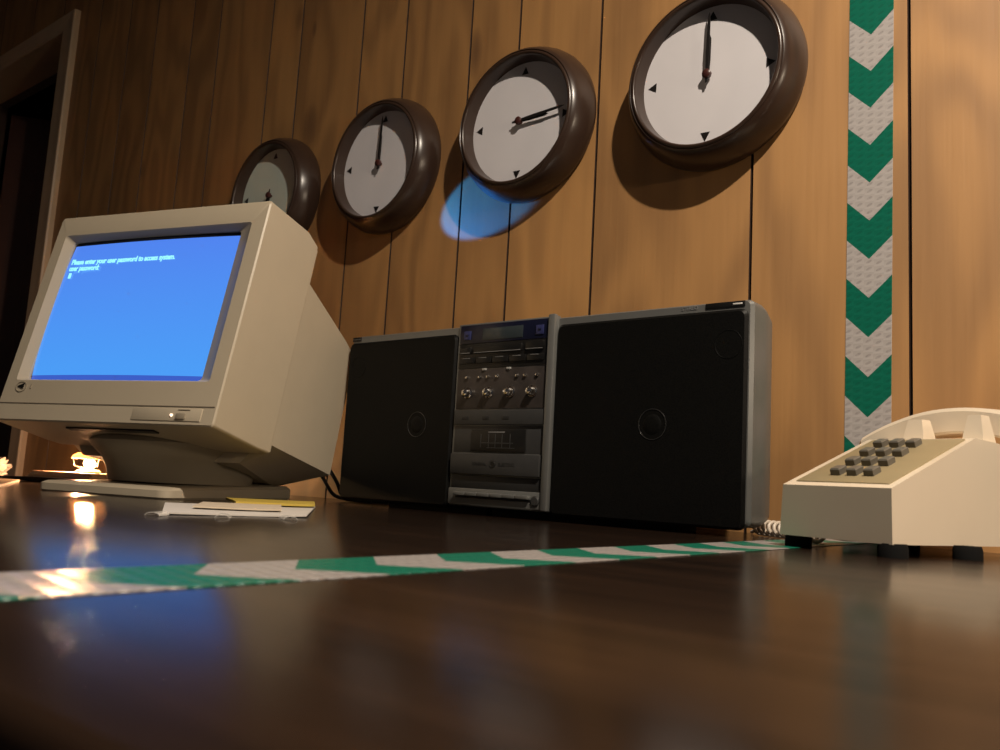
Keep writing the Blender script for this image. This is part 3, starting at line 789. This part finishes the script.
sheet('paper_sheet', 'smaller white paper slip lying on the broad sheet by the monitor', 'paper', [(-0.715, 0.450), (-0.675, 0.52), (-0.78, 0.60), (-0.815, 0.525)], 0.0029, M_PAPER_T, 0.0012, 0.0004, G)
sheet('paper_sheet', 'yellow paper slip at the back of the papers by the monitor stand', 'paper', [(-0.800, 0.555), (-0.765, 0.635), (-0.845, 0.70), (-0.90, 0.61)], 0.0034, M_PAPER_Y, 0.0026, 0.0003, G)
for (lab, cx, cy, rz) in (('clear film scrap at the left front edge of the white papers', -0.640, 0.372, 0.7), ('clear film scrap at the middle front edge of the white papers', -0.618, 0.418, 0.9), ('clear film scrap at the right front edge of the white papers', -0.600, 0.470, 1.1)):
    bm = bmesh.new()
    rg = []
    for k in range(9):
        a = PI * k / 8
        rg.append([(-0.012 * math.cos(a) * 0.5, y, 0.0030 * math.sin(a) + 0.0005) for y in (-0.011, 0.011)] + [(-0.012 * math.cos(a) * 0.47, y, 0.0026 * math.sin(a) + 0.0003) for y in (0.011, -0.011)])
    hull_poly(bm, rg)
    o = finish('film_scrap', bm, M_FILM, smooth=0.9); o.location = (cx, cy, 0.0002); o.rotation_euler = (0, 0, rz)
    tag(o, lab, 'plastic scrap', 'clear film scraps by the papers')

# ------------------------------------------------------------------ things left of / behind the monitor
sheet('desk_pad', 'flat pale paper pad at the left edge of the desk, lit by the small lamp', 'pad', [(-1.19, 0.39), (-1.205, 0.475), (-1.52, 0.63), (-1.62, 0.52)], 0.0004, M_PAPER_T, 0.0030, 0.0, None)
bm = bmesh.new()
tube(bm, [(-1.66, 0.64, 0.0047), (-1.55, 0.66, 0.0047), (-1.44, 0.68, 0.0047)], [0.0012, 0.0042, 0.0042], 10)
tag(finish('ballpoint_pen', bm, M_BLACK, smooth=0.8), 'thin dark pen lying near the left end of the desk', 'pen')
# paper stack under the lamp
LP = Vector((-1.535, 0.75, 0))
st = thing('paper_stack', 'brightly lit stack of loose papers under the small glowing lamp', 'papers', (LP.x, LP.y, 0), 0.5)
for k in range(6):
    bm = bmesh.new(); bx(bm, -0.085 + 0.004 * k, 0.055 - 0.001 * k, -0.06, 0.06, 0.0032 * k, 0.0032 * (k + 1), 0.0004, 1, Matrix.Rotation(random.uniform(-.06, .06), 4, 'Z'))
    finish('sheet_bundle', bm, M_PAPER_T if k % 2 else M_PAPER, st)
lamp = thing('desk_lamp', 'small glowing lamp with rounded cream shade on papers beside the monitor stand', 'lamp', (LP.x + 0.006, LP.y - 0.002, 0.0194), 0.0)
bm = bmesh.new(); lathe(bm, [(0, 0), (0.020, 0), (0.021, 0.003), (0.016, 0.0055), (0.006, 0.007), (0.005, 0.012), (0, 0.012)], 32); finish('lamp_base', bm, M_SHADE, lamp, smooth=0.6)
bm = bmesh.new(); lathe(bm, [(0.0, 0.011), (0.007, 0.012), (0.0095, 0.017), (0.008, 0.0215), (0, 0.024)], 24); bulb = finish('bulb', bm, M_BULB, lamp, smooth=1.0)
bm = bmesh.new(); lathe(bm, [(0.030, 0.0245), (0.028, 0.0300), (0.021, 0.0350), (0.010, 0.0375), (0, 0.0380)], 40); lathe(bm, [(0.0292, 0.0245), (0.0272, 0.0294), (0.0205, 0.0339), (0.010, 0.0363), (0, 0.0367)], 40); finish('lamp_shade', bm, M_SHADE_T, lamp, smooth=1.0)
for q in range(3):
    a = 2 * PI * q / 3
    bm = bmesh.new(); tube(bm, [(0.005 * math.cos(a), 0.005 * math.sin(a), 0.007), (0.024 * math.cos(a), .024 * math.sin(a), 0.012), (0.0282 * math.cos(a), .0282 * math.sin(a), 0.0292)], 0.0009, 6); finish('shade_wire', bm, M_CHROME, lamp)
# crumpled clear bag
bm = bmesh.new(); bmesh.ops.create_icosphere(bm, subdivisions=3, radius=1.0)
rr = random.Random(3)
for v in bm.verts:
    k = 1 + rr.uniform(-0.22, 0.22)
    v.co = Vector((v.co.x * 0.036 * k, v.co.y * 0.030 * k, max(0.0, (v.co.z * 0.5 + 0.42) * 0.042 * k)))
tag(finish('plastic_bag', bm, M_FILM), 'crumpled clear plastic bag at the left end of the desk', 'bag')
bpy.data.objects['plastic_bag'].location = (-1.715, 0.655, 0.0003)

# ------------------------------------------------------------------ light
def light(name, typ, loc, energy, color, **kw):
    L = bpy.data.lights.new(name, typ); L.energy = energy; L.color = color
    for k, v in kw.items(): setattr(L, k, v)
    o = bpy.data.objects.new(name, L); o.location = loc; link(o)
    return o
light('ceiling_lamp', 'AREA', (0.30, 0.20, 1.42), 39.0, (1.0, 0.86, 0.70), shape='DISK', size=0.04)
light('lamp_glow', 'POINT', (LP.x - 0.010, LP.y - 0.010, 0.036), 4.5, (1.0, 0.44, 0.21), shadow_soft_size=0.004)
light('side_lamp', 'AREA', (1.75, 0.30, 0.55), 7.5, (1.0, 0.80, 0.58), shape='DISK', size=0.16).rotation_euler = (Vector((-2.4, 0.4, -0.35))).to_track_quat('-Z', 'Y').to_euler()
sp = light('added_blue_spot', 'SPOT', (-1.15, 0.80, 0.42), 13.0, (0.03, 0.27, 1.0), spot_size=0.34, spot_blend=0.25, shadow_soft_size=0.004)  # added spot, no such lamp in the room; makes the blue wall patch
d = Vector((-0.862, 1.0, 0.484)) - Vector(sp.location)
sp.rotation_euler = d.to_track_quat('-Z', 'Y').to_euler()
w = bpy.data.worlds.new('World'); S.world = w; w.use_nodes = True
w.node_tree.nodes['Background'].inputs[0].default_value = (0.85, 0.88, 1.0, 1)
w.node_tree.nodes['Background'].inputs[1].default_value = 0.028

# ------------------------------------------------------------------ camera
yaw, pitch, roll, fpx, ch = 0.67507, 0.12762, 0.05644, 851.3, 0.0403
f = Vector((-math.sin(yaw) * math.cos(pitch), math.cos(yaw) * math.cos(pitch), math.sin(pitch)))
r = Vector((math.cos(yaw), math.sin(yaw), 0)); u = r.cross(f)
r2 = r * math.cos(roll) + u * math.sin(roll); u2 = -r * math.sin(roll) + u * math.cos(roll)
cam = bpy.data.cameras.new('Camera'); co = bpy.data.objects.new('Camera', cam); link(co)
co.matrix_world = Matrix(((r2.x, u2.x, -f.x, 0), (r2.y, u2.y, -f.y, 0), (r2.z, u2.z, -f.z, ch), (0, 0, 0, 1)))
cam.sensor_width = 36; cam.sensor_fit = 'HORIZONTAL'; cam.lens = fpx * 36 / 1000; cam.clip_start = 0.005
cam.dof.use_dof = True; cam.dof.focus_distance = 1.05; cam.dof.aperture_fstop = 14.0
S.camera = co
S.view_settings.view_transform = 'Standard'; S.view_settings.look = 'None'; S.view_settings.exposure = 0; S.view_settings.gamma = 1
S.view_settings.use_curve_mapping = False
